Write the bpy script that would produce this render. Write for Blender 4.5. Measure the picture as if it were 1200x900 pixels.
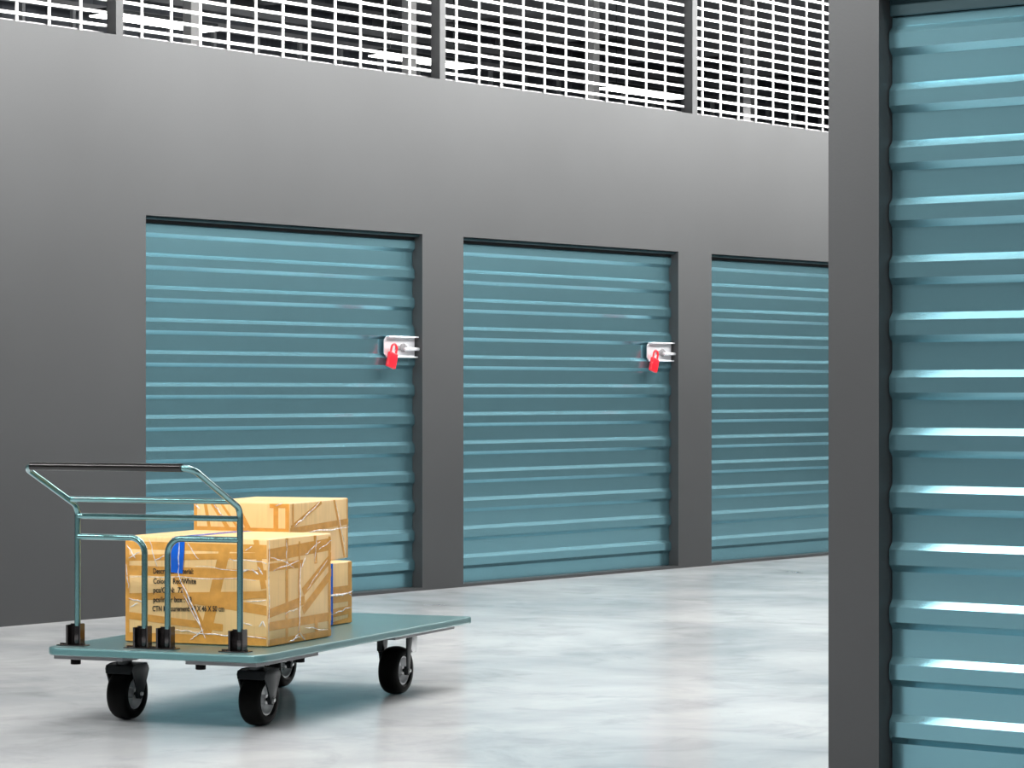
import bpy, bmesh, math, random
from mathutils import Vector, Matrix
random.seed(7)
for o in list(bpy.data.objects): bpy.data.objects.remove(o)
SC = bpy.context.scene
COL = SC.collection
PI = math.pi

# ------------------------------------------------------------------ camera
FPX, HORIZON, CAM_H = 3320.0, 459.0, 1.1
YAW = math.atan(2587 / 3320.0)
cd = bpy.data.cameras.new('camera')
cd.sensor_width = 36.0
cd.lens = FPX / 1200 * 36
cd.shift_y = (HORIZON - 450) / 1200.0
cd.clip_end = 200
cam = bpy.data.objects.new('camera', cd)
COL.objects.link(cam)
cam.location = (0, 0, CAM_H)
cam.rotation_euler = (PI / 2, 0, YAW)
SC.camera = cam

# ------------------------------------------------------------------ exposure, world
SC.view_settings.view_transform = 'Standard'
SC.view_settings.look = 'None'
SC.view_settings.gamma = 1.0
SC.view_settings.use_curve_mapping = False
SC.view_settings.exposure = 0.0
world = bpy.data.worlds.new('world')
SC.world = world
world.use_nodes = True
world.node_tree.nodes['Background'].inputs[0].default_value = (0.86, 0.94, 1.0, 1)
world.node_tree.nodes['Background'].inputs[1].default_value = 0.12

# lamp rows: x, y list, height, power, tilt, size
MAIN_W, WASH_FILL_W, CROSS_W, STORE_W, FRONT_FILL_W, PIER_FILL_W = 80.0, 105.0, 30.0, 90.0, 145.0, 100.0
LIGHTS = []


def area(name, loc, sx, sy, power, direction, spread=180, color=(1.0, 0.985, 0.96)):
    l = bpy.data.lights.new(name, 'AREA')
    l.shape = 'RECTANGLE'
    l.size, l.size_y, l.energy, l.color = sx, sy, power, color
    l.spread = math.radians(spread)
    o = bpy.data.objects.new(name, l)
    COL.objects.link(o)
    o.location = loc
    d = Vector(direction).normalized()
    # local -Z along direction, local X along the world Y axis unless parallel
    up = Vector((1, 0, 0)) if sy > sx else Vector((0, 1, 0))
    z = -d
    x = up.cross(z).normalized()
    y = z.cross(x)
    o.rotation_euler = Matrix((x, y, z)).transposed().to_euler()
    LIGHTS.append(o)
    return o


# ------------------------------------------------------------------ materials
def mat(name):
    m = bpy.data.materials.new(name)
    m.use_nodes = True
    nt = m.node_tree
    return m, nt, nt.nodes['Principled BSDF']


def simple(name, col, rough=0.5, metal=0.0, spec=0.5, coat=0.0, bump=None, var=0.0, vscale=8):
    m, nt, b = mat(name)
    b.inputs['Base Color'].default_value = (*col, 1)
    b.inputs['Roughness'].default_value = rough
    b.inputs['Metallic'].default_value = metal
    b.inputs['Specular IOR Level'].default_value = spec
    b.inputs['Coat Weight'].default_value = coat
    b.inputs['Coat Roughness'].default_value = 0.15
    tc = nt.nodes.new('ShaderNodeTexCoord')
    if var:
        n = nt.nodes.new('ShaderNodeTexNoise')
        n.inputs['Scale'].default_value = vscale
        n.inputs['Detail'].default_value = 6
        nt.links.new(tc.outputs['Object'], n.inputs['Vector'])
        r = nt.nodes.new('ShaderNodeValToRGB')
        r.color_ramp.elements[0].position = 0.3
        r.color_ramp.elements[1].position = 0.7
        r.color_ramp.elements[0].color = (*[c * (1 - var) for c in col], 1)
        r.color_ramp.elements[1].color = (*[min(1, c * (1 + var)) for c in col], 1)
        nt.links.new(n.outputs['Fac'], r.inputs['Fac'])
        nt.links.new(r.outputs['Color'], b.inputs['Base Color'])
    if bump:
        n = nt.nodes.new('ShaderNodeTexNoise')
        n.inputs['Scale'].default_value = bump[0]
        n.inputs['Detail'].default_value = 4
        nt.links.new(tc.outputs['Object'], n.inputs['Vector'])
        bp = nt.nodes.new('ShaderNodeBump')
        bp.inputs['Strength'].default_value = bump[1]
        bp.inputs['Distance'].default_value = 0.005
        nt.links.new(n.outputs['Fac'], bp.inputs['Height'])
        nt.links.new(bp.outputs['Normal'], b.inputs['Normal'])
    return m


def floor_material():
    m, nt, b = mat('polished_concrete')
    tc = nt.nodes.new('ShaderNodeTexCoord')

    def noise(scale, detail, rough=0.55, dist=0.0):
        n = nt.nodes.new('ShaderNodeTexNoise')
        n.inputs['Scale'].default_value = scale
        n.inputs['Detail'].default_value = detail
        n.inputs['Roughness'].default_value = rough
        n.inputs['Distortion'].default_value = dist
        nt.links.new(tc.outputs['Object'], n.inputs['Vector'])
        return n
    n1 = noise(0.8, 7, 0.58, 0.5)
    r1 = nt.nodes.new('ShaderNodeValToRGB')
    r1.color_ramp.elements[0].position = 0.36
    r1.color_ramp.elements[0].color = (0.52, 0.545, 0.565, 1)
    r1.color_ramp.elements[1].position = 0.62
    r1.color_ramp.elements[1].color = (0.77, 0.78, 0.785, 1)
    nt.links.new(n1.outputs['Fac'], r1.inputs['Fac'])
    n2 = noise(2.6, 8, 0.62, 0.8)
    r2 = nt.nodes.new('ShaderNodeValToRGB')
    r2.color_ramp.elements[0].position = 0.28
    r2.color_ramp.elements[0].color = (0.70, 0.71, 0.72, 1)
    r2.color_ramp.elements[1].position = 0.50
    r2.color_ramp.elements[1].color = (1, 1, 1, 1)
    nt.links.new(n2.outputs['Fac'], r2.inputs['Fac'])
    mx = nt.nodes.new('ShaderNodeMix')
    mx.data_type = 'RGBA'
    mx.blend_type = 'MULTIPLY'
    mx.inputs[0].default_value = 0.75
    nt.links.new(r1.outputs['Color'], mx.inputs[6])
    nt.links.new(r2.outputs['Color'], mx.inputs[7])
    nt.links.new(mx.outputs[2], b.inputs['Base Color'])
    n3 = noise(2.2, 5)
    mr = nt.nodes.new('ShaderNodeMapRange')
    mr.inputs[3].default_value = 0.10
    mr.inputs[4].default_value = 0.20
    nt.links.new(n3.outputs['Fac'], mr.inputs[0])
    nt.links.new(mr.outputs[0], b.inputs['Roughness'])
    b.inputs['Specular IOR Level'].default_value = 0.55
    return m


def card_material(name, col):
    m, nt, b = mat(name)
    tc = nt.nodes.new('ShaderNodeTexCoord')
    mp = nt.nodes.new('ShaderNodeMapping')
    mp.inputs['Scale'].default_value = (150, 150, 2)
    nt.links.new(tc.outputs['Object'], mp.inputs['Vector'])
    n = nt.nodes.new('ShaderNodeTexNoise')
    n.inputs['Scale'].default_value = 1.0
    n.inputs['Detail'].default_value = 3
    nt.links.new(mp.outputs[0], n.inputs['Vector'])
    n2 = nt.nodes.new('ShaderNodeTexNoise')
    n2.inputs['Scale'].default_value = 7
    n2.inputs['Detail'].default_value = 5
    nt.links.new(tc.outputs['Object'], n2.inputs['Vector'])
    ad = nt.nodes.new('ShaderNodeMath')
    ad.operation = 'ADD'
    nt.links.new(n.outputs['Fac'], ad.inputs[0])
    nt.links.new(n2.outputs['Fac'], ad.inputs[1])
    r = nt.nodes.new('ShaderNodeValToRGB')
    r.color_ramp.elements[0].position = 0.75
    r.color_ramp.elements[1].position = 1.25
    r.color_ramp.elements[0].color = (*[c * 0.93 for c in col], 1)
    r.color_ramp.elements[1].color = (*[min(1, c * 1.05) for c in col], 1)
    hv = nt.nodes.new('ShaderNodeMath')
    hv.operation = 'MULTIPLY'
    hv.inputs[1].default_value = 1.0
    nt.links.new(ad.outputs[0], hv.inputs[0])
    nt.links.new(hv.outputs[0], r.inputs['Fac'])
    r.color_ramp.elements[0].position = 0.8
    r.color_ramp.elements[1].position = 1.0
    nt.links.new(r.outputs['Color'], b.inputs['Base Color'])
    b.inputs['Roughness'].default_value = 0.6
    b.inputs['Coat Weight'].default_value = 0.25
    b.inputs['Coat Roughness'].default_value = 0.25
    return m


def film_material(name, alpha, col=(1, 1, 1)):
    m, nt, b = mat(name)
    b.inputs['Base Color'].default_value = (*col, 1)
    b.inputs['Roughness'].default_value = 0.2
    tc = nt.nodes.new('ShaderNodeTexCoord')
    n = nt.nodes.new('ShaderNodeTexNoise')
    n.inputs['Scale'].default_value = 60
    n.inputs['Detail'].default_value = 3
    nt.links.new(tc.outputs['Object'], n.inputs['Vector'])
    r = nt.nodes.new('ShaderNodeMapRange')
    r.inputs[1].default_value = 0.35
    r.inputs[2].default_value = 0.65
    r.inputs[3].default_value = alpha * 0.3
    r.inputs[4].default_value = alpha
    nt.links.new(n.outputs['Fac'], r.inputs[0])
    nt.links.new(r.outputs[0], b.inputs['Alpha'])
    return m


def emit_material(name, col, strength):
    m, nt, b = mat(name)
    b.inputs['Base Color'].default_value = (0.9, 0.9, 0.9, 1)
    b.inputs['Emission Color'].default_value = (*col, 1)
    b.inputs['Emission Strength'].default_value = strength
    return m


M = {
    'floor': floor_material(),
    'wall': simple('grey_wall_paint', (0.053, 0.055, 0.057), 0.55, spec=0.2, var=0.05, vscale=1.2, bump=(140, 0.05)),
    'sheet': simple('teal_coated_steel', (0.235, 0.47, 0.545), 0.23, 0.88, var=0.02, vscale=3),
    'shaded_rail': simple('shade_dark_teal_rail', (0.022, 0.055, 0.066), 0.4, 0.3),  # rail teal darkened to carry the lintel's shade on the right door
    'black_gap': simple('black_brush_seal', (0.006, 0.006, 0.007), 0.8),
    'ceiling': simple('dark_roof_deck', (0.22, 0.225, 0.235), 0.7, var=0.3, vscale=2.0),
    'back': simple('dark_cladding', (0.09, 0.10, 0.115), 0.55, var=0.35, vscale=1.5),
    'post': simple('pale_steel_upright', (0.30, 0.31, 0.32), 0.5),
    'column': simple('grey_concrete_column', (0.42, 0.42, 0.42), 0.7, var=0.12, vscale=6),
    'mesh_white': simple('white_powder_coated_wire', (0.92, 0.92, 0.92), 0.35),
        'diffuser': emit_material('lit_diffuser', (1.0, 0.99, 0.97), 9.0),
    'deck': simple('teal_painted_deck', (0.085, 0.205, 0.215), 0.38, 0.25, coat=0.4),
    'tube': simple('teal_metallic_tube', (0.13, 0.29, 0.30), 0.13, 0.75, coat=1.0),
    'rubber': simple('black_rubber', (0.002, 0.002, 0.002), 0.45, spec=0.08),
    'grip': simple('black_grip', (0.006, 0.005, 0.005), 0.22),
    'black_steel': simple('black_steel', (0.020, 0.024, 0.026), 0.28, 0.5),
    'socket': simple('gunmetal_socket', (0.11, 0.10, 0.10), 0.16, 0.95),
    'plate': simple('grey_steel_plate', (0.22, 0.215, 0.225), 0.45, 0.3),
    'zinc': simple('zinc_plated_steel', (0.74, 0.75, 0.76), 0.28, 0.7),
    'card': card_material('corrugated_cardboard', (0.86, 0.575, 0.255)),
    'tape': simple('brown_packing_tape', (0.70, 0.345, 0.075), 0.22, spec=0.5, bump=(40, 0.25), var=0.12, vscale=30),
    'blue_tape': simple('blue_tape', (0.005, 0.115, 0.62), 0.25, bump=(50, 0.25)),
    'film': film_material('clear_crinkled_film', 0.8),
    'ink': simple('black_ink', (0.02, 0.016, 0.012), 0.7),
    'latch': simple('bright_zinc_latch', (0.80, 0.81, 0.84), 0.32, 0.55),
    'red': simple('red_enamel', (0.85, 0.012, 0.025), 0.3),
}


# ------------------------------------------------------------------ helpers
def link(name, bm, m, parent=None, smooth=False):
    me = bpy.data.meshes.new(name)
    bmesh.ops.recalc_face_normals(bm, faces=bm.faces)
    bm.to_mesh(me)
    bm.free()
    me.materials.append(m)
    if smooth:
        for p in me.polygons: p.use_smooth = True
        try:
            me.set_sharp_from_angle(angle=math.radians(38))
        except Exception:
            pass
    o = bpy.data.objects.new(name, me)
    COL.objects.link(o)
    if parent: o.parent = parent
    return o


def empty(name, loc=(0, 0, 0), rz=0.0):
    o = bpy.data.objects.new(name, None)
    o.empty_display_size = 0.1
    COL.objects.link(o)
    o.location = loc
    o.rotation_euler = (0, 0, rz)
    return o


def tag(o, label=None, cat=None, group=None, kind=None):
    if label: o['label'] = label
    if cat: o['category'] = cat
    if group: o['group'] = group
    if kind: o['kind'] = kind
    return o


def box(bm, x0, x1, y0, y1, z0, z1, bev=0.0, seg=2):
    t = bmesh.new()
    v = [t.verts.new((x, y, z)) for x in (x0, x1) for y in (y0, y1) for z in (z0, z1)]
    for f in ((0, 1, 3, 2), (4, 6, 7, 5), (0, 4, 5, 1), (2, 3, 7, 6), (0, 2, 6, 4), (1, 5, 7, 3)):
        t.faces.new([v[i] for i in f])
    bmesh.ops.recalc_face_normals(t, faces=t.faces)
    if bev:
        bmesh.ops.bevel(t, geom=list(t.edges), offset=bev, segments=seg, profile=0.5, affect='EDGES')
    merge(bm, t)


def merge(bm, t, mtx=None):
    me = bpy.data.meshes.new('tmp')
    if mtx: bmesh.ops.transform(t, matrix=mtx, verts=t.verts)
    t.to_mesh(me)
    t.free()
    bm.from_mesh(me)
    bpy.data.meshes.remove(me)


def prism(bm, pts, axis, a0, a1, bev=0.0):
    """closed 2-D outline extruded along an axis ('x': pts are (y,z); 'y': (x,z); 'z': (x,y))"""
    t = bmesh.new()

    def P(p, a):
        return {'x': (a, p[0], p[1]), 'y': (p[0], a, p[1]), 'z': (p[0], p[1], a)}[axis]
    A = [t.verts.new(P(p, a0)) for p in pts]
    B = [t.verts.new(P(p, a1)) for p in pts]
    n = len(pts)
    t.faces.new(A)
    t.faces.new(B[::-1])
    for i in range(n):
        t.faces.new((A[i], B[i], B[(i + 1) % n], A[(i + 1) % n]))
    bmesh.ops.recalc_face_normals(t, faces=t.faces)
    if bev:
        ed = [e for e in t.edges if e.calc_face_angle(0) > 0.5]
        bmesh.ops.bevel(t, geom=ed, offset=bev, segments=2, profile=0.5, affect='EDGES')
    merge(bm, t)


def tube(bm, pts, r, seg=14, closed=False, cap=True):
    pts = [Vector(p) for p in pts]
    rings = []
    n = len(pts)
    prev = None
    for i, p in enumerate(pts):
        if closed:
            d = (pts[(i + 1) % n] - pts[i - 1]).normalized()
        elif i == 0:
            d = (pts[1] - pts[0]).normalized()
        elif i == n - 1:
            d = (pts[-1] - pts[-2]).normalized()
        else:
            d = ((pts[i + 1] - p).normalized() + (p - pts[i - 1]).normalized()).normalized()
        if prev is None:
            a = Vector((0, 0, 1)) if abs(d.z) < 0.9 else Vector((1, 0, 0))
            u = a.cross(d).normalized()
        else:
            u = (prev - d * prev.dot(d)).normalized()
        prev = u
        w = d.cross(u)
        rings.append([bm.verts.new(p + u * (r * math.cos(2 * PI * k / seg)) + w * (r * math.sin(2 * PI * k / seg))) for k in range(seg)])
    m = n if closed else n - 1
    for i in range(m):
        A, B = rings[i], rings[(i + 1) % n]
        for k in range(seg):
            bm.faces.new((A[k], A[(k + 1) % seg], B[(k + 1) % seg], B[k]))
    if cap and not closed:
        bm.faces.new(rings[0][::-1])
        bm.faces.new(rings[-1])


def fillet(pts, r, n=8):
    """polyline with its inner corners rounded"""
    pts = [Vector(p) for p in pts]
    out = [pts[0]]
    for i in range(1, len(pts) - 1):
        a, b, c = pts[i - 1], pts[i], pts[i + 1]
        u, v = (a - b).normalized(), (c - b).normalized()
        ang = u.angle(v)
        t = r / math.tan(ang / 2)
        t = min(t, 0.48 * (a - b).length, 0.48 * (c - b).length)
        rr = t * math.tan(ang / 2)
        s, e = b + u * t, b + v * t
        cen = b + (u + v).normalized() * (rr / math.sin(ang / 2))
        for k in range(n + 1):
            f = k / n
            q = (s - cen).lerp(e - cen, f)
            q = q.normalized() * rr
            out.append(cen + q)
    out.append(pts[-1])
    return out


def lathe_x(bm, prof, seg=40, c=(0, 0, 0)):
    """profile of (x, r) turned about the x axis; closed profile"""
    rings = []
    for x, r in prof:
        rings.append([bm.verts.new((c[0] + x, c[1] + r * math.cos(2 * PI * k / seg), c[2] + r * math.sin(2 * PI * k / seg))) for k in range(seg)])
    n = len(prof)
    for i in range(n):
        A, B = rings[i], rings[(i + 1) % n]
        for k in range(seg):
            bm.faces.new((A[k], A[(k + 1) % seg], B[(k + 1) % seg], B[k]))


def cyl(bm, c, axis, r, h, seg=24, bev=0.0):
    t = bmesh.new()
    bmesh.ops.create_cone(t, cap_ends=True, segments=seg, radius1=r, radius2=r, depth=h)
    if bev:
        ed = [e for e in t.edges if e.calc_face_angle(0) > 1.0]
        bmesh.ops.bevel(t, geom=ed, offset=bev, segments=2, profile=0.5, affect='EDGES')
    R = {'z': Matrix.Identity(4), 'x': Matrix.Rotation(PI / 2, 4, 'Y'), 'y': Matrix.Rotation(PI / 2, 4, 'X')}[axis]
    merge(bm, t, Matrix.Translation(c) @ R)


# ------------------------------------------------------------------ the setting
XL = -10.025            # front of the left wall
YR = 6.781              # front of the right wall
WALL_T = 0.12
WALL_H = 2.843
REV = 0.066             # depth of the jambs
OPEN_H = 1.972
SILL = 0.016
DOORS_L = [(9.924, 12.059), (12.420, 14.551), (14.921, 17.052)]
XC, XD0, XD1 = -4.164, -4.002, -1.862      # right wall: corner, door opening
OPEN_R = 2.20
CEIL = 5.2

bm = bmesh.new()
box(bm, -20, 8, -4, 44, -0.2, 0)
tag(link('floor', bm, M['floor']), kind='structure')

bm = bmesh.new()
box(bm, -20, 8, -4, 44, CEIL, CEIL + 0.2)
tag(link('ceiling', bm, M['ceiling']), kind='structure')
for i in range(16):
    y = 8.0 + i * 2.1
    bm = bmesh.new()
    box(bm, -19.6, XL - 0.2, y, y + 0.12, CEIL - 0.26, CEIL)
    tag(link('trim_%d' % (i + 1), bm, M['ceiling']), kind='structure')

PILLARS = [(7.226, 7.275), (9.721, 9.769), (12.2115, 12.262), (14.7065, 14.761), (17.20, 17.25), (19.69, 19.74)]
bm = bmesh.new()
x0, x1 = XL - WALL_T, XL
ys = [-4.0] + [v for d in DOORS_L for v in d] + [44.0]
for i in range(0, len(ys), 2):
    box(bm, x0, x1, ys[i], ys[i + 1], 0, WALL_H)
for a, b in DOORS_L:
    box(bm, x0, x1, a, b, OPEN_H, WALL_H)
    box(bm, x0, x1, a, b, 0, SILL)
for a, b in PILLARS:
    box(bm, XL - REV, x1, a, b, WALL_H, 4.15)
box(bm, x0, x1, -4, 44, 4.15, 4.35)
bmesh.ops.remove_doubles(bm, verts=bm.verts, dist=1e-5)
tag(link('wall_left', bm, M['wall']), kind='structure')

bm = bmesh.new()
box(bm, XC, XD0, YR, YR + WALL_T, 0, 3.6)
box(bm, XD0, XD1, YR, YR + WALL_T, OPEN_R, 3.6)
box(bm, XD0, XD1, YR, YR + WALL_T, 0, SILL)
box(bm, XD1, 8, YR, YR + WALL_T, 0, 3.6)
box(bm, XC, XC + WALL_T, YR + WALL_T, 44, 0, 3.6)
tag(link('wall_right', bm, M['wall']), kind='structure')

bm = bmesh.new()
# ribbed dark cladding on the far side of the storage hall
pts = []
y = 4.0
while y < 44:
    pts += [(-19.60, y), (-19.56, y + 0.03), (-19.56, y + 0.15), (-19.60, y + 0.18)]
    y += 0.30
pts += [(-19.60, 44), (-19.8, 44), (-19.8, 4.0)]
prism(bm, pts, 'z', 0, CEIL)
tag(link('wall_back', bm, M['back']), kind='structure')
for i in range(34):
    bm = bmesh.new()
    y = 12.5 + i * 0.62
    box(bm, -19.25, -19.21, y, y + 0.035, 0, 4.62)
    tag(link('trim_%d' % (i + 20), bm, M['post']), kind='structure')
for i, z in enumerate((4.62, 4.80, 4.98)):
    bm = bmesh.new()
    box(bm, -19.30, -19.20, 8, 40, z, z + 0.07)
    tag(link('trim_%d' % (i + 60), bm, M['ceiling']), kind='structure')
for y in (15.63, 18.24, 20.85, 23.46):
    bm = bmesh.new()
    box(bm, -15.39, -15.30, y, y + 0.09, 0, CEIL, 0.005)
    tag(link('column', bm, M['column']), kind='structure')


# ------------------------------------------------------------------ roller doors
def rib_profile(z_top, z_bot, z_up0, pitch, out=0.018):
    """list of (outward offset, z) going down; offset 0 is the recessed plane, `out` the rib front.
    z_up0: centre of one upper slope; the rib front is 0.044 high"""
    h = 0.010
    pts = []
    k = math.ceil((z_top - z_up0) / pitch) + 1
    seq = []
    for i in range(k, -40, -1):
        zc = z_up0 + i * pitch
        seq += [(0, zc + h), (out, zc - h), (out, zc - 0.062 + h), (0, zc - 0.062 - h)]
    pts = []
    for a, b in zip(seq, seq[1:]):
        if a[1] <= z_top and a[1] >= z_bot: pts.append(a)
        for lim in (z_top, z_bot):
            if a[1] > lim > b[1]:
                f = (a[1] - lim) / (a[1] - b[1])
                pts.append((a[0] + (b[0] - a[0]) * f, lim))
    pts.sort(key=lambda p: -p[1])
    return pts


def sheet_mesh(profile, width, bend=None):
    """curtain standing in the local yz... local: x = along width, y = outward, z = up"""
    bm = bmesh.new()
    prof = list(profile)
    if bend:
        r, n, deg = bend
        z0, o0 = prof[0][1], prof[0][0]
        arc = [(o0 - r + r * math.cos(a), z0 + r * math.sin(a)) for a in [math.radians(deg) * k / n for k in range(n, 0, -1)]]
        prof = arc + prof
    back = [(p[0] - 0.004, p[1]) for p in reversed(prof)]
    loop = prof + back
    pts = [(p[0], p[1]) for p in loop]
    prism(bm, pts, 'x', 0, width)
    return bm


def roller_door(name, loc, rz, width, z_top, z_up0, pitch, head):
    root = empty(name, loc, rz)
    tag(root, kind='structure')
    gap = 0.004
    cur = link('curtain', sheet_mesh(rib_profile(z_top, SILL + 0.002, z_up0, pitch), width - 2 * gap, head.get('bend')), M['sheet'], root)
    cur.location = (gap, 0, 0)
    if 'bar' in head:
        b0, b1 = head['bar']
        bm = bmesh.new()
        box(bm, 0.002, width - 0.002, 0.002 if 'deep' in head else 0.012, 0.012 if 'deep' in head else 0.050, b0, b1, 0.003)
        link('shade_dark_header_rail', bm, M['shaded_rail'], root)
        bm = bmesh.new()
        box(bm, 0.002, width - 0.002, -0.03, -0.006 if 'deep' in head else 0.012, z_top - 0.03, b1)
        link('brush_seal', bm, M['black_gap'], root)
    for s in (0, 1):
        bm = bmesh.new()
        x = 0.0 if s == 0 else width
        sg = 1 if s == 0 else -1
        box(bm, min(x, x + sg * 0.02), max(x, x + sg * 0.02), -0.03, -0.006, SILL, z_top)
        link('guide_rail', bm, M['black_gap'], root)
    return root


PITCH_L = 0.1615
# left doors: local x runs along -Y... width axis = world +Y turned so that local y (outward) = world +X
for i, (a, b) in enumerate(DOORS_L):
    w = b - a
    d = roller_door('door_%d' % (i + 1), (XL - REV - 0.003, b, 0), -PI / 2, w, 1.940, 1.782, PITCH_L, {'bar': (1.957, OPEN_H - 0.001)})
    if i < 2:
        # slide latch at the far jamb: local x=0 is the far jamb
        lat = bmesh.new()
        zc = 1.347
        t = bmesh.new()
        pr = [(0.012, zc - 0.058), (0.250, zc - 0.058), (0.272, zc - 0.036), (0.272, zc + 0.036), (0.250, zc + 0.058), (0.012, zc + 0.058)]
        prism(lat, pr, 'y', 0.018, 0.023, 0.0015)
        box(lat, 0.002, 0.250, 0.018, 0.046, zc + 0.050, zc + 0.058, 0.002)
        box(lat, 0.002, 0.250, 0.018, 0.040, zc - 0.060, zc - 0.052, 0.002)
        lo = link('latch_plate', lat, M['latch'], d)
        bm = bmesh.new()
        cyl(bm, (0.055, 0.040, zc - 0.012), 'x', 0.0095, 0.125, 16, 0.002)
        box(bm, 0.030, 0.085, 0.030, 0.052, zc - 0.020, zc - 0.004, 0.003)
        link('latch_bolt', bm, M['latch'], lo, True)
        bm = bmesh.new()
        cyl(bm, (0.115, 0.026, zc - 0.004), 'y', 0.024, 0.010, 20, 0.002)
        box(bm, 0.080, 0.180, 0.023, 0.028, zc - 0.018, zc + 0.006, 0.001)
        link('latch_keeper', bm, M['plate'], lo, True)
d4 = roller_door('door_4', (XD1, YR + REV, 0), PI, XD1 - XD0, 2.137, 1.943, 0.1587, {'bar': (2.139, OPEN_R - 0.001), 'deep': True})  # dark strip at the top stands in for the lintel's shadow


def padlock(loc, label):
    root = empty('padlock', loc, -PI / 2)
    tag(root, label, 'padlock', 'padlocks on the roller doors')
    tilt = Matrix.Rotation(math.radians(-17), 4, 'Y')
    bm = bmesh.new()
    t = bmesh.new()
    box(t, -0.034, 0.034, -0.012, 0.012, -0.147, -0.062, 0.006, 3)
    merge(bm, t, tilt)
    link('lock_body', bm, M['red'], root, True)
    bm = bmesh.new()
    t = bmesh.new()
    pts = [(-0.022, 0, -0.070), (-0.022, 0, -0.036)]
    pts += [(0.022 * -math.cos(a), 0, -0.036 + 0.022 * math.sin(a)) for a in [PI * k / 12 for k in range(1, 12)]]
    pts += [(0.022, 0, -0.036), (0.022, 0, -0.070)]
    tube(t, pts, 0.0062, 12)
    merge(bm, t, tilt)
    link('shackle', bm, M['red'], root, True)
    return root


padlock((XL - REV + 0.052, 11.845, 1.372), 'red padlock hanging from the latch of the leftmost teal roller door, nearest the cart')
padlock((XL - REV + 0.052, 14.337, 1.365), 'red padlock hanging from the latch of the middle teal roller door, between two grey piers')


# ------------------------------------------------------------------ wire mesh panels
MX = XL - REV - 0.008
YV0, PV = 9.9685, 0.20652
ZH0, PH = 2.892, 0.0636


def mesh_panel(y0, y1, label):
    root = empty('wire_mesh_panel', (MX, y0, WALL_H))
    tag(root, label, 'mesh panel', 'white wire mesh panels above the wall')
    bm = bmesh.new()
    z1 = 4.15
    k = math.ceil((y0 + 0.01 - YV0) / PV)
    while YV0 + k * PV < y1 - 0.005:
        y = YV0 + k * PV - y0
        box(bm, -0.004, 0.004, y - 0.0068, y + 0.0068, 0.0, z1 - WALL_H)
        k += 1
    k = 0
    while ZH0 + k * PH < z1:
        z = ZH0 + k * PH - WALL_H
        box(bm, 0.0, 0.012, 0.0, y1 - y0, z - 0.0073, z + 0.0073)
        k += 1
    link('wire_grid', bm, M['mesh_white'], root)
    bm = bmesh.new()
    box(bm, -0.03, -0.01, 0.0, y1 - y0, -0.0, 0.02)
    link('bottom_rail', bm, M['plate'], root)


mesh_panel(7.275, 9.7205, 'short visible piece of white wire mesh, leftmost panel above the grey wall')
mesh_panel(9.769, 12.211, 'white wire mesh panel above the leftmost teal door, second panel from left')
mesh_panel(12.262, 14.706, 'white wire mesh panel above the middle teal door, third panel from left')
mesh_panel(14.761, 17.20, 'rightmost white wire mesh panel, ending behind the grey corner wall')


# ------------------------------------------------------------------ lamps and added fill lights
def lamp(loc, length, along, width=0.19, power=0, tilt=(0, 0, -1), label='', group='', spread=180):
    root = empty('ceiling_or_fill_lamp', loc, 0 if along == 'y' else -PI / 2)
    tag(root, label, 'ceiling lamp', group)
    bm = bmesh.new()
    box(bm, -width / 2, width / 2, -length / 2, length / 2, 0.012, 0.06, 0.006)
    link('shade_black_housing', bm, M['black_steel'], root)  # black colour stands in for the band of shade above the diffuser
    bm = bmesh.new()
    box(bm, -width / 2, width / 2, -length / 2, length / 2, 0.0, 0.012, 0.003)
    link('diffuser', bm, M['diffuser'], root)
    for s in (-1, 1):
        bm = bmesh.new()
        cyl(bm, (0, s * length * 0.35, (CEIL - loc[2] + 0.06) / 2), 'z', 0.004, CEIL - loc[2] - 0.06, 8)
        link('hanging_rod', bm, M['black_steel'], root)
    if power:
        if along == 'y':
            area('lamp_light', (loc[0], loc[1], loc[2] - 0.02), width, length, power, tilt, spread)
        else:
            area('lamp_light', (loc[0], loc[1], loc[2] - 0.02), length, width, power, tilt, spread)
    return root


for i, y in enumerate((15.28, 18.58, 21.93)):
    lamp((-15.96, y + 0.62, 4.0), 1.24, 'y', 0.19, STORE_W, (0, 0, -1),
         'lit white linear lamp seen through the mesh, ' + ('nearest the left edge of the photo', 'in the middle of the three', 'rightmost of the three')[i],
         'lamps behind the mesh')
for i in range(7):
    lamp((-7.2, 9.4 + i * 2.4, 4.2), 1.8, 'y', 0.40, MAIN_W, (0, -0.30, -1), 'white linear lamp hanging over the middle of the corridor, out of frame', 'lamps over the corridor', 170)
for i in range(7):
    lamp((-7.75, 8.4 + i * 2.0, 4.2), 1.8, 'y', 0.16, WASH_FILL_W, (-0.95, -0.40, -0.25), 'slim added fill lamp washing the left wall, out of frame', 'added fill lamps for the left wall', 95)  # added fill row, aimed and narrowed to brighten the upper wall
for i in range(4):
    lamp((-9.3 + i * 2.1, 2.5, 4.75), 1.8, 'x', 0.50, FRONT_FILL_W, (0, 0.6, -1), 'added white fill lamp over the near end of the corridor, out of frame', 'added fill lamps over the near floor', 170)  # added fill row to brighten the fronts of the boxes
for i in range(2):
    lamp((-5.2 + i * 2.2, 6.05, 4.2), 2.0, 'x', 0.55, CROSS_W, (0, 0.9, -0.45), 'white linear lamp in front of the right hand door, out of frame', 'lamps in front of the right wall', 150)

lamp((-4.7, 5.3, 4.0), 1.2, 'x', 0.14, PIER_FILL_W, (0.15, 1.0, -0.55), 'short added fill lamp lighting the grey corner wall, out of frame', 'added fill for the corner wall', 85)  # added fill light for the top of the corner wall

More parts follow.
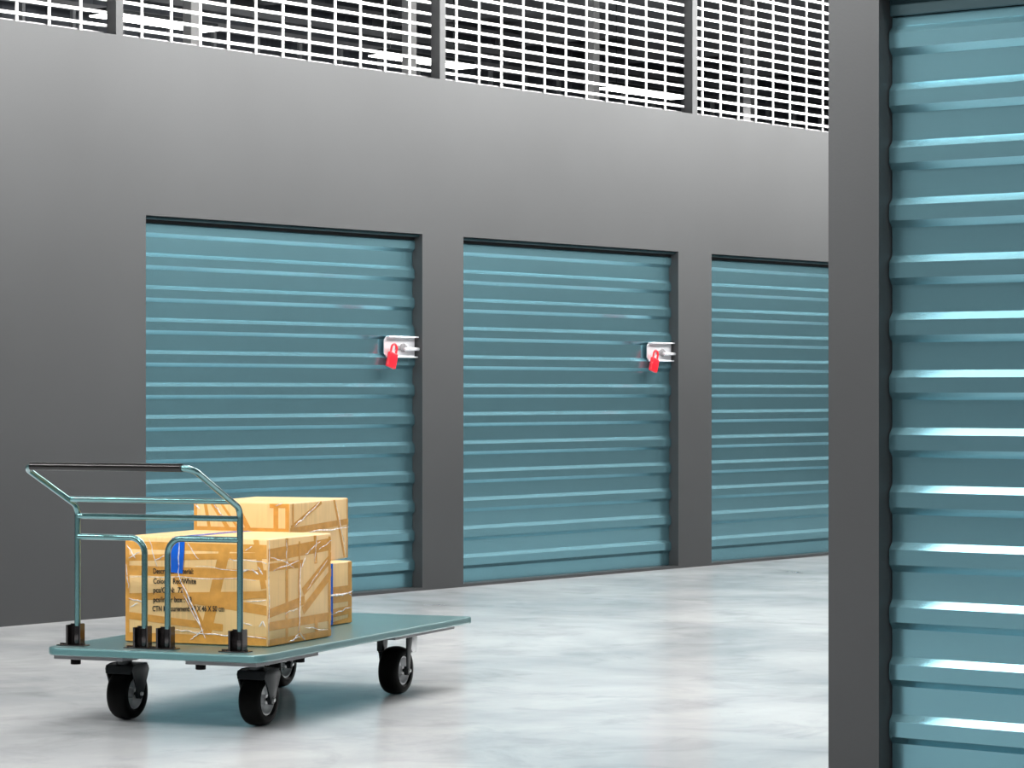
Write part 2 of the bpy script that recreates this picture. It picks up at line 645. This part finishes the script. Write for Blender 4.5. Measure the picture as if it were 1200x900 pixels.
# ------------------------------------------------------------------ platform cart
CART_RZ = 0.26840
FR = Vector((-6.17026, 6.61276, 0))
E1 = Vector((math.cos(CART_RZ), math.sin(CART_RZ), 0))
E2 = Vector((-math.sin(CART_RZ), math.cos(CART_RZ), 0))
CW, CL, ZP = 0.8027, 1.7105, 0.26
cart = empty('platform_cart', FR - E1 * CW / 2 + E2 * CL / 2, CART_RZ)
tag(cart, 'teal platform cart on black casters carrying three cardboard boxes', 'cart')


def LX(a): return a + CW / 2          # e1 coordinate (0 at right edge) to local x
def LY(b): return b - CL / 2          # e2 coordinate (0 at near edge) to local y


# deck
bm = bmesh.new()
rc = 0.055
pts = []
for cx, cy, a0 in ((CW / 2 - rc, CL / 2 - rc, 0), (-CW / 2 + rc, CL / 2 - rc, PI / 2), (-CW / 2 + rc, -CL / 2 + rc, PI), (CW / 2 - rc, -CL / 2 + rc, 1.5 * PI)):
    r_ = rc if cy < 0 else 0.02
    ox = cx + math.copysign(rc - r_, cx)
    oy = cy + math.copysign(rc - r_, cy)
    for k in range(9):
        a = a0 + PI / 2 * k / 8
        pts.append((ox + r_ * math.cos(a), oy + r_ * math.sin(a)))
prism(bm, pts, 'z', ZP - 0.026, ZP, 0.006)
deck = link('deck', bm, M['deck'], cart)

# mounting plates with rubber buffers
for sx in (-1, 1):
    for sy in (-1, 1):
        bm = bmesh.new()
        xa, xb = (0.025, 0.285) if sy < 0 else (0.03, 0.29)
        ya, yb = (0.028, 0.47) if sy < 0 else (0.10, 0.62)
        X0, X1 = CW / 2 - xb, CW / 2 - xa
        if sx < 0: X0, X1 = -X1, -X0
        Y0, Y1 = -CL / 2 + ya, -CL / 2 + yb
        if sy > 0: Y0, Y1 = CL / 2 - yb, CL / 2 - ya
        box(bm, X0, X1, Y0, Y1, ZP - 0.040, ZP - 0.026, 0.002)
        pl = link('mounting_plate', bm, M['plate'], cart)
        spots = []
        if sy < 0:
            ox = X0 + 0.035 if sx > 0 else X0 + 0.06
            spots = [(ox, Y0 + 0.04), (X1 - 0.04 if sx > 0 else X1 - 0.05, Y1 - 0.06)]
        for (bx_, by_) in spots:
            b2 = bmesh.new()
            cyl(b2, (bx_, by_, ZP - 0.049), 'z', 0.017, 0.020, 16, 0.002)
            link('rubber_buffer', b2, M['rubber'], pl, True)

WR, WW = 0.0875, 0.076


def wheel_parts(root, x, y):
    h = WW / 2
    bm = bmesh.new()
    prof = []
    # tyre cross-section
    for a in [k * PI / 10 for k in range(0, 11)]:
        prof.append((h * 0.98 * math.cos(a), WR - 0.024 + 0.024 * max(0, math.sin(a)) ** 0.55))
    prof += [(-h * 0.98, WR - 0.030), (-h * 0.80, WR - 0.036), (h * 0.80, WR - 0.036), (h * 0.98, WR - 0.030)]
    lathe_x(bm, prof, 48, (x, y, WR))
    link('tyre', bm, M['rubber'], root, True)
    bm = bmesh.new()
    prof = [(h * 0.80, WR - 0.035), (h * 0.80, WR - 0.040), (h * 0.10, WR - 0.048), (h * 0.10, 0.018), (h * 0.75, 0.015), (h * 0.75, 0.006),
            (-h * 0.75, 0.006), (-h * 0.75, 0.015), (-h * 0.25, 0.018), (-h * 0.25, WR - 0.046), (-h * 0.80, WR - 0.040), (-h * 0.80, WR - 0.035)]
    lathe_x(bm, prof, 40, (x, y, WR))
    link('rim', bm, M['zinc'], root, True)
    bm = bmesh.new()
    cyl(bm, (x, y, WR), 'x', 0.0058, 0.108, 16)
    for s in (-1, 1):
        cyl(bm, (x + s * 0.043, y, WR), 'x', 0.018, 0.010, 6)
    link('axle', bm, M['black_steel'], root, True)
    bm = bmesh.new()
    cyl(bm, (x + 0.056, y, WR), 'x', 0.0065, 0.008, 12, 0.001)
    link('axle_nut', bm, M['zinc'], root, True)


def front_caster(x, y):
    zt = ZP - 0.040
    bm = bmesh.new()
    # skirt of the fork over the wheel
    prism(bm, [(y - 0.062, 0.156), (y - 0.050, 0.186), (y + 0.046, 0.190), (y + 0.054, 0.186), (y + 0.054, 0.158), (y + 0.046, 0.180), (y - 0.044, 0.178), (y - 0.054, 0.156)],
          'x', x - 0.050, x + 0.050, 0.006)
    for s in (-1, 1):
        pr = [(y - 0.056, 0.172), (y - 0.012, 0.076), (y, 0.070), (y + 0.012, 0.076), (y + 0.056, 0.166), (y + 0.050, 0.180), (y + 0.025, 0.190), (y - 0.025, 0.190), (y - 0.050, 0.184)]
        prism(bm, pr, 'x', x + s * 0.050 - 0.003, x + s * 0.050 + 0.003, 0.001)
    fork = link('caster_fork', bm, M['black_steel'], cart, True)
    bm = bmesh.new()
    cyl(bm, (x, y - 0.02, 0.199), 'z', 0.027, 0.024, 20, 0.002)
    link('swivel_stem', bm, M['black_steel'], fork, True)
    bm = bmesh.new()
    cyl(bm, (x, y + 0.005, zt - 0.016), 'z', 0.035, 0.008, 24, 0.002)
    link('bearing_ring', bm, M['zinc'], fork, True)
    bm = bmesh.new()
    box(bm, x - 0.055, x + 0.055, y - 0.055, y + 0.055, zt - 0.010, zt, 0.003)
    link('top_plate', bm, M['black_steel'], fork)
    wheel_parts(fork, x, y)


def rear_caster(x, y):
    zt = ZP - 0.040
    bm = bmesh.new()
    # inner broad side plate and outer tapering leg
    pr = [(y - 0.045, zt), (y - 0.045, 0.165), (y - 0.032, 0.150), (y - 0.012, 0.078), (y, 0.070), (y + 0.012, 0.078), (y + 0.030, 0.160), (y + 0.045, zt)]
    prism(bm, pr, 'x', x - 0.055, x - 0.049, 0.001)
    box(bm, x - 0.052, x - 0.030, y - 0.055, y - 0.030, 0.158, zt, 0.004)
    pr = [(y - 0.016, zt), (y - 0.015, 0.160), (y - 0.011, 0.078), (y, 0.070), (y + 0.011, 0.078), (y + 0.018, 0.160), (y + 0.034, zt)]
    prism(bm, pr, 'x', x + 0.047, x + 0.053, 0.001)
    box(bm, x - 0.055, x + 0.055, y - 0.055, y + 0.065, zt - 0.006, zt, 0.002)
    fork = link('caster_fork', bm, M['black_steel'], cart, True)
    bm = bmesh.new()
    pr = [(y + 0.022, zt - 0.008), (y + 0.022, 0.165), (y + 0.034, 0.150), (y + 0.058, 0.150), (y + 0.068, 0.165), (y + 0.074, zt - 0.008)]
    prism(bm, pr, 'x', x + 0.040, x + 0.052, 0.002)
    link('brake_pedal', bm, M['zinc'], fork, True)
    wheel_parts(fork, x, y)


front_caster(LX(-0.152), LY(0.285))
front_caster(LX(-0.648), LY(0.283))
rear_caster(LX(-0.146), LY(1.343))
rear_caster(LX(-0.652), LY(1.40))

# handle frame
RT = 0.0103
QY = LY(0.090)
XLp, XRp = LX(-0.724), LX(-0.118)
TOPY, TOPZ = LY(-0.235), 0.862
bm = bmesh.new()
path = fillet([(XLp, QY, ZP + 0.004), (XLp, QY, 0.722), (XLp - 0.004, TOPY, TOPZ), (XRp + 0.004, TOPY, TOPZ), (XRp, QY, 0.722), (XRp, QY, ZP + 0.004)], 0.042, 10)
tube(bm, path, RT, 18)
frame = link('handle_frame', bm, M['tube'], cart, True)
bm = bmesh.new()
tube(bm, [(XLp + 0.024, TOPY, TOPZ), (XRp - 0.030, TOPY, TOPZ)], RT + 0.0028, 20)
link('handle_grip', bm, M['grip'], frame, True)
# two long rails
f = 0.16
bm = bmesh.new()
tube(bm, [(XLp, QY + (TOPY - QY) * f, 0.722 + (TOPZ - 0.722) * f + 0.003), (XRp, QY + (TOPY - QY) * f, 0.722 + (TOPZ - 0.722) * f + 0.003)], RT * 0.93, 16)
link('cross_rail', bm, M['tube'], cart, True)
bm = bmesh.new()
tube(bm, [(XLp, QY, 0.6895), (XRp, QY, 0.6895)], RT * 0.93, 16)
link('cross_rail', bm, M['tube'], cart, True)
# two hooked rails going down to the deck
for a, b in ((XLp, LX(-0.470)), (XRp, LX(-0.384))):
    bm = bmesh.new()
    tube(bm, fillet([(a, QY, 0.6215), (b, QY, 0.6215), (b, QY, ZP + 0.004)], 0.052, 10), RT, 16)
    link('hooked_rail', bm, M['tube'], cart, True)
# post sockets with flanges
for x in (XLp, LX(-0.470), LX(-0.384), XRp):
    bm = bmesh.new()
    z0, z1 = ZP, ZP + 0.074
    box(bm, x - 0.034, x + 0.018, QY + 0.012, QY + 0.016, z0, z1 - 0.002)
    box(bm, x - 0.034, x - 0.027, QY - 0.018, QY + 0.012, z0, z1 - 0.005)
    box(bm, x + 0.0135, x + 0.018, QY - 0.012, QY + 0.012, z0, z1)
    cyl(bm, (x, QY, (z0 + z1) / 2 - 0.004), 'z', 0.0128, z1 - z0 - 0.008, 20, 0.001)
    so = link('post_socket', bm, M['socket'], cart, True)
    bm = bmesh.new()
    box(bm, x - 0.066, x + 0.036, QY - 0.026, QY + 0.020, ZP, ZP + 0.004, 0.0015)
    for sx in (-0.056, -0.042, 0.027):
        cyl(bm, (x + sx, QY - 0.008, ZP + 0.006), 'z', 0.006, 0.006, 6)
    link('socket_flange', bm, M['socket'], so)


# ------------------------------------------------------------------ cardboard boxes
class Carton:
    """built with its base centre at the origin of its own Empty"""

    def __init__(self, base, rz, w, d, h, label):
        self.w, self.d, self.h = w, d, h
        self.root = empty('cardboard_box', base, rz)
        tag(self.root, label, 'box', 'cardboard boxes on the cart')
        t = bmesh.new()
        box(t, -w / 2, w / 2, -d / 2, d / 2, 0.0005, h, 0.006, 3)
        link('carton', t, M['card'], self.root, True)

    def pt(self, face, s, t, off):
        w, d, h = self.w, self.d, self.h
        if face == 'front': return Vector((-w / 2 + s * w, -d / 2 - off, t * h))
        if face == 'right': return Vector((w / 2 + off, -d / 2 + s * d, t * h))
        if face == 'top': return Vector((-w / 2 + s * w, -d / 2 + t * d, h + off))

    def strip(self, name, m, face, p0, p1, wid, off, thick=0.0006, wob=0.0, clip=True, n=10):
        A, B = self.pt(face, *p0, off), self.pt(face, *p1, off)
        nrm = {'front': Vector((0, -1, 0)), 'right': Vector((1, 0, 0)), 'top': Vector((0, 0, 1))}[face]
        dr = (B - A).normalized()
        sd = nrm.cross(dr)
        bm = bmesh.new()
        rows = []

        def clampv(v):
            e = 0.003
            v = v.copy()
            if face != 'right': v.x = max(-self.w / 2 + e, min(self.w / 2 - e, v.x))
            if face != 'front': v.y = max(-self.d / 2 + e, min(self.d / 2 - e, v.y))
            if face != 'top': v.z = max(e, min(self.h - e, v.z))
            return v
        for k in range(n + 1):
            c = A.lerp(B, k / n)
            wv = wid / 2 * (1 + random.uniform(-wob, wob))
            j = sd * random.uniform(-wob, wob) * wid * 0.8
            lo, hi = clampv(c - sd * wv + j), clampv(c + sd * wv + j)
            rows.append([bm.verts.new(lo), bm.verts.new(hi), bm.verts.new(hi + nrm * thick), bm.verts.new(lo + nrm * thick)])
        for a, b in zip(rows, rows[1:]):
            for i in range(4):
                bm.faces.new((a[i], a[(i + 1) % 4], b[(i + 1) % 4], b[i]))
        bm.faces.new(rows[0])
        bm.faces.new(rows[-1][::-1])
        bmesh.ops.dissolve_degenerate(bm, dist=1e-7, edges=bm.edges)
        return link(name, bm, m, self.root)

    def creases(self, face, segs):
        """thin ridges of crumpled clear film, one mesh"""
        nrm = {'front': Vector((0, -1, 0)), 'right': Vector((1, 0, 0)), 'top': Vector((0, 0, 1))}[face]
        for p0, p1, wid in segs:
            bm = bmesh.new()
            n = 7
            A, B = self.pt(face, *p0, 0.0034), self.pt(face, *p1, 0.0034)
            dr = (B - A).normalized()
            sd = nrm.cross(dr)
            L = (B - A).length
            rows = []
            for k in range(n + 1):
                c = A.lerp(B, k / n) + sd * random.uniform(-0.03, 0.03) * min(L, 0.12)
                e = wid / 2 * (0.4 + 0.9 * math.sin(PI * (k + 0.5) / (n + 1)))
                rows.append([bm.verts.new(c - sd * e), bm.verts.new(c + nrm * e * 0.8), bm.verts.new(c + sd * e)])
            for a, b in zip(rows, rows[1:]):
                for i in range(3):
                    bm.faces.new((a[i], a[(i + 1) % 3], b[(i + 1) % 3], b[i]))
            link('film_crease', bm, M['film'], self.root)


def cartpoint(e1, e2, z):
    p = FR + E1 * e1 + E2 * e2
    return Vector((p.x, p.y, z))


# --- large front box
bw, bd, bh = 0.545, 0.452, 0.355
rz1 = math.radians(14.0)
fl = cartpoint(-0.657, 0.283, ZP)
ex, ey = Vector((math.cos(rz1), math.sin(rz1), 0)), Vector((-math.sin(rz1), math.cos(rz1), 0))
big = Carton(fl + ex * bw / 2 + ey * bd / 2 + Vector((0, 0, 0.0005)), rz1, bw, bd, bh, 'large taped cardboard box with black printing, in front behind the cart handle')


def fpx(x, y):      # photo measurements on its front face
    s = (x - 147) / 166
    b, t = 751.8 + 7.2 * s, 629.5 + 2 * s
    return (s, (b - y) / (b - t))


def rpx(x, y):      # and on its right face
    s = (x - 313) / 68.4
    b, t = 759 - 13 * s, 631.5 - 7.5 * s
    return (s, (b - y) / (b - t))


PX = 0.00292
front_tapes = [((147, 640), (313, 643), 9), ((147, 655), (313, 651), 7), ((147, 669), (313, 674), 11), ((264, 645), (240, 752), 14), ((147, 700), (313, 697), 8),
               ((225, 702), (313, 716), 11), ((147, 721), (262, 736), 8), ((147, 746), (313, 752), 10), ((206, 672), (245, 748), 8), ((150, 631), (150, 752), 5), ((300, 632), (309, 690), 7), ((262, 703), (313, 695), 7)]
for i, (a, b, w) in enumerate(front_tapes):
    big.strip('packing_tape', M['tape'], 'front', fpx(*a), fpx(*b), w * PX, 0.0003 + i * 0.0001, 0.0002)
right_tapes = [((333, 628), (333, 757), 6), ((313, 651), (381, 637), 13), ((314, 665), (350, 660), 8), ((313, 720), (352, 703), 9), ((313, 735), (381, 722), 9), ((350, 694), (382, 651), 9),
               ((350, 716), (382, 670), 9), ((363, 626), (364, 660), 6), ((364, 722), (365, 748), 7), ((313, 755), (381, 742), 8), ((379, 628), (379, 745), 5), ((346, 634), (346, 752), 3)]
for i, (a, b, w) in enumerate(right_tapes):
    big.strip('packing_tape', M['tape'], 'right', rpx(*a), rpx(*b), w * PX * 1.1, 0.0003 + i * 0.0001, 0.0002)
big.strip('blue_tape', M['blue_tape'], 'front', fpx(211, 629), fpx(208, 672), 17 * PX, 0.0028, 0.0004)
big.strip('blue_tape', M['blue_tape'], 'top', (0.385, 0.004), (0.385, 0.996), 0.05, 0.0006, 0.0004)
big.creases('front', [(fpx(*a), fpx(*b), w * PX) for a, b, w in (
    ((211, 632), (210, 672), 1.2), ((210, 672), (243, 748), 1.6), ((214, 690), (240, 744), 1.0), ((221, 636), (234, 656), 1.0), ((150, 640), (160, 655), 1.4), ((152, 655), (165, 648), 1.2),
    ((149, 662), (152, 690), 1.0), ((176, 632), (186, 665), 0.9), ((183, 658), (194, 652), 1.3), ((270, 655), (313, 660), 1.1), ((284, 670), (292, 668), 1.6), ((296, 667), (303, 673), 1.8), ((303, 664), (308, 673), 1.8),
    ((288, 645), (296, 640), 1.0), ((152, 702), (170, 706), 1.3), ((154, 712), (163, 707), 1.3), ((230, 742), (312, 748), 1.2), ((238, 742), (205, 738), 1.0), ((286, 730), (296, 733), 1.2), ((304, 735), (308, 728), 1.5), ((308, 728), (311, 735), 1.4),
    ((290, 705), (312, 703), 1.0), ((225, 750), (240, 738), 1.0), ((150, 676), (300, 679), 0.7), ((230, 664), (300, 669), 0.6)
)])
big.creases('right', [(rpx(*a), rpx(*b), w * PX) for a, b, w in (
    ((313.6, 632), (313.4, 757), 1.1), ((347, 660), (345, 740), 1.6), ((348, 665), (352, 652), 1.5), ((352, 650), (368, 634), 0.9), ((332, 632), (332, 668), 1.2), ((316, 652), (340, 664), 0.8), ((318, 668), (345, 657), 0.8),
    ((345, 742), (338, 752), 1.3), ((346, 742), (352, 751), 1.4), ((334, 753), (346, 746), 1.2), ((330, 720), (345, 712), 0.7), ((364, 628), (362, 658), 1.0), ((353, 692), (376, 655), 0.8), ((366, 644), (381, 632), 0.7), ((352, 735), (376, 738), 0.8)
)])

# printing on the front face
lines = [('Description Material:', 181, 228, 673.0), ('Color:    Red/White', 181, 231, 684.6), ('pcs/CTN:  72', 181, 216, 695.0),
         ('pcs/inner box : 18', 181, 226, 706.0), ('CTN Measurement: 49 X 46 X 50 cm', 180, 263.5, 716.6)]
for txt, xa, xb, yb in lines:
    cu = bpy.data.curves.new('printed_text', 'FONT')
    cu.body = txt
    cu.size = 1.0
    cu.offset = 0.018
    cu.extrude = 0.01
    to = bpy.data.objects.new('printed_text', cu)
    COL.objects.link(to)
    dg = bpy.context.evaluated_depsgraph_get()
    me = bpy.data.meshes.new_from_object(to.evaluated_get(dg))
    bpy.data.objects.remove(to)
    xs = [v.co.x for v in me.vertices]
    x0_, x1_ = min(xs), max(xs)
    A, B = big.pt('front', *fpx(xa, yb), 0.0021), big.pt('front', *fpx(xb, yb), 0.0021)
    sx = (B.x - A.x) / (x1_ - x0_)
    sz = 6.1 * PX / 0.70
    for v in me.vertices:
        v.co = Vector((A.x + (v.co.x - x0_) * sx, A.y - v.co.z * 0.02, A.z + (B.z - A.z) * (v.co.x - x0_) / (x1_ - x0_) + v.co.y * sz))
    me.materials.append(M['ink'])
    ob = bpy.data.objects.new('printed_text', me)
    COL.objects.link(ob)
    ob.parent = big.root

# --- lower rear box
lw, ld, lh = 0.369, 0.505, 0.2262
rzl = CART_RZ + math.radians(-3.0)
ex, ey = Vector((math.cos(rzl), math.sin(rzl), 0)), Vector((-math.sin(rzl), math.cos(rzl), 0))
br = cartpoint(-0.287, 1.269, ZP)
low = Carton(br - ex * lw / 2 - ey * ld / 2 + Vector((0, 0, 0.0005)), rzl, lw, ld, lh, 'cardboard box on the cart deck, under the rear box, with blue tape')
low.strip('blue_tape', M['blue_tape'], 'right', (0.655, 0), (0.655, 1), 0.06, 0.0010, 0.0004)
for i, (a, b, w) in enumerate((((0.0, 0.50), (1, 0.50), 0.05), ((0, 0.42), (1, 0.42), 0.03), ((0, 0.14), (1, 0.22), 0.03), ((0.97, 0), (0.97, 1), 0.03), ((0.64, 0.0), (1.0, 0.06), 0.02))):
    low.strip('packing_tape', M['tape'], 'right', a, b, w, 0.0003 + i * 0.0001, 0.0002)
low.creases('right', [((0.58, 0.48), (1.0, 0.50), 0.006), ((0.62, 0.50), (0.86, 0.46), 0.004), ((0.66, 0.17), (0.98, 0.26), 0.003), ((0.93, 0.50), (0.98, 0.44), 0.004)])

# --- upper rear box
uw, ud, uh = 0.372, 0.540, 0.222
rzu = CART_RZ + math.radians(3.6)
ex, ey = Vector((math.cos(rzu), math.sin(rzu), 0)), Vector((-math.sin(rzu), math.cos(rzu), 0))
frp = cartpoint(-0.330, 0.858, ZP + lh + 0.001)
up = Carton(frp - ex * uw / 2 + ey * ud / 2, rzu, uw, ud, uh, 'taped cardboard box on top of another, at the rear of the stack')


def ufx(x, y):
    s = (x - 230.3) / 110.5
    return (s, (662 + 1.5 * s - y) / (662 - 588))


def urx(x, y):
    s = (x - 340.8) / 64.7
    b, t = 664.5 - 10.3 * s, 589.7 - 6.4 * s
    return (s, (b - y) / (b - t))


for i, (a, b, w) in enumerate((((252, 589), (272, 622), 5), ((244, 589), (250, 625), 4), ((262, 589), (284, 622), 3), ((284, 600), (296, 624), 6), ((325, 590), (325, 640), 6), ((338, 590), (338, 640), 5), ((230, 619), (341, 622), 5), ((318, 592), (341, 592), 6), ((232, 589), (232, 640), 6))):
    up.strip('packing_tape', M['tape'], 'front', ufx(*a), ufx(*b), w * PX * 1.05, 0.0003 + i * 0.0001, 0.0002)
for i, (a, b, w) in enumerate((((375, 588), (342, 619), 5), ((341, 623), (406, 611), 7), ((389, 585), (401, 654), 5), ((344, 590), (344, 660), 4), ((404, 584), (404, 654), 3))):
    up.strip('packing_tape', M['tape'], 'right', urx(*a), urx(*b), w * PX * 1.1, 0.0003 + i * 0.0001, 0.0002)
up.creases('right', [(urx(*a), urx(*b), w * PX) for a, b, w in (((372, 589), (345, 617), 1.4), ((360, 624), (405, 618), 1.2), ((390, 588), (402, 650), 0.9))])
up.creases('front', [(ufx(*a), ufx(*b), w * PX) for a, b, w in (((253, 589), (266, 606), 1.4), ((233, 591), (238, 596), 1.6), ((325, 593), (333, 589), 1.2))])
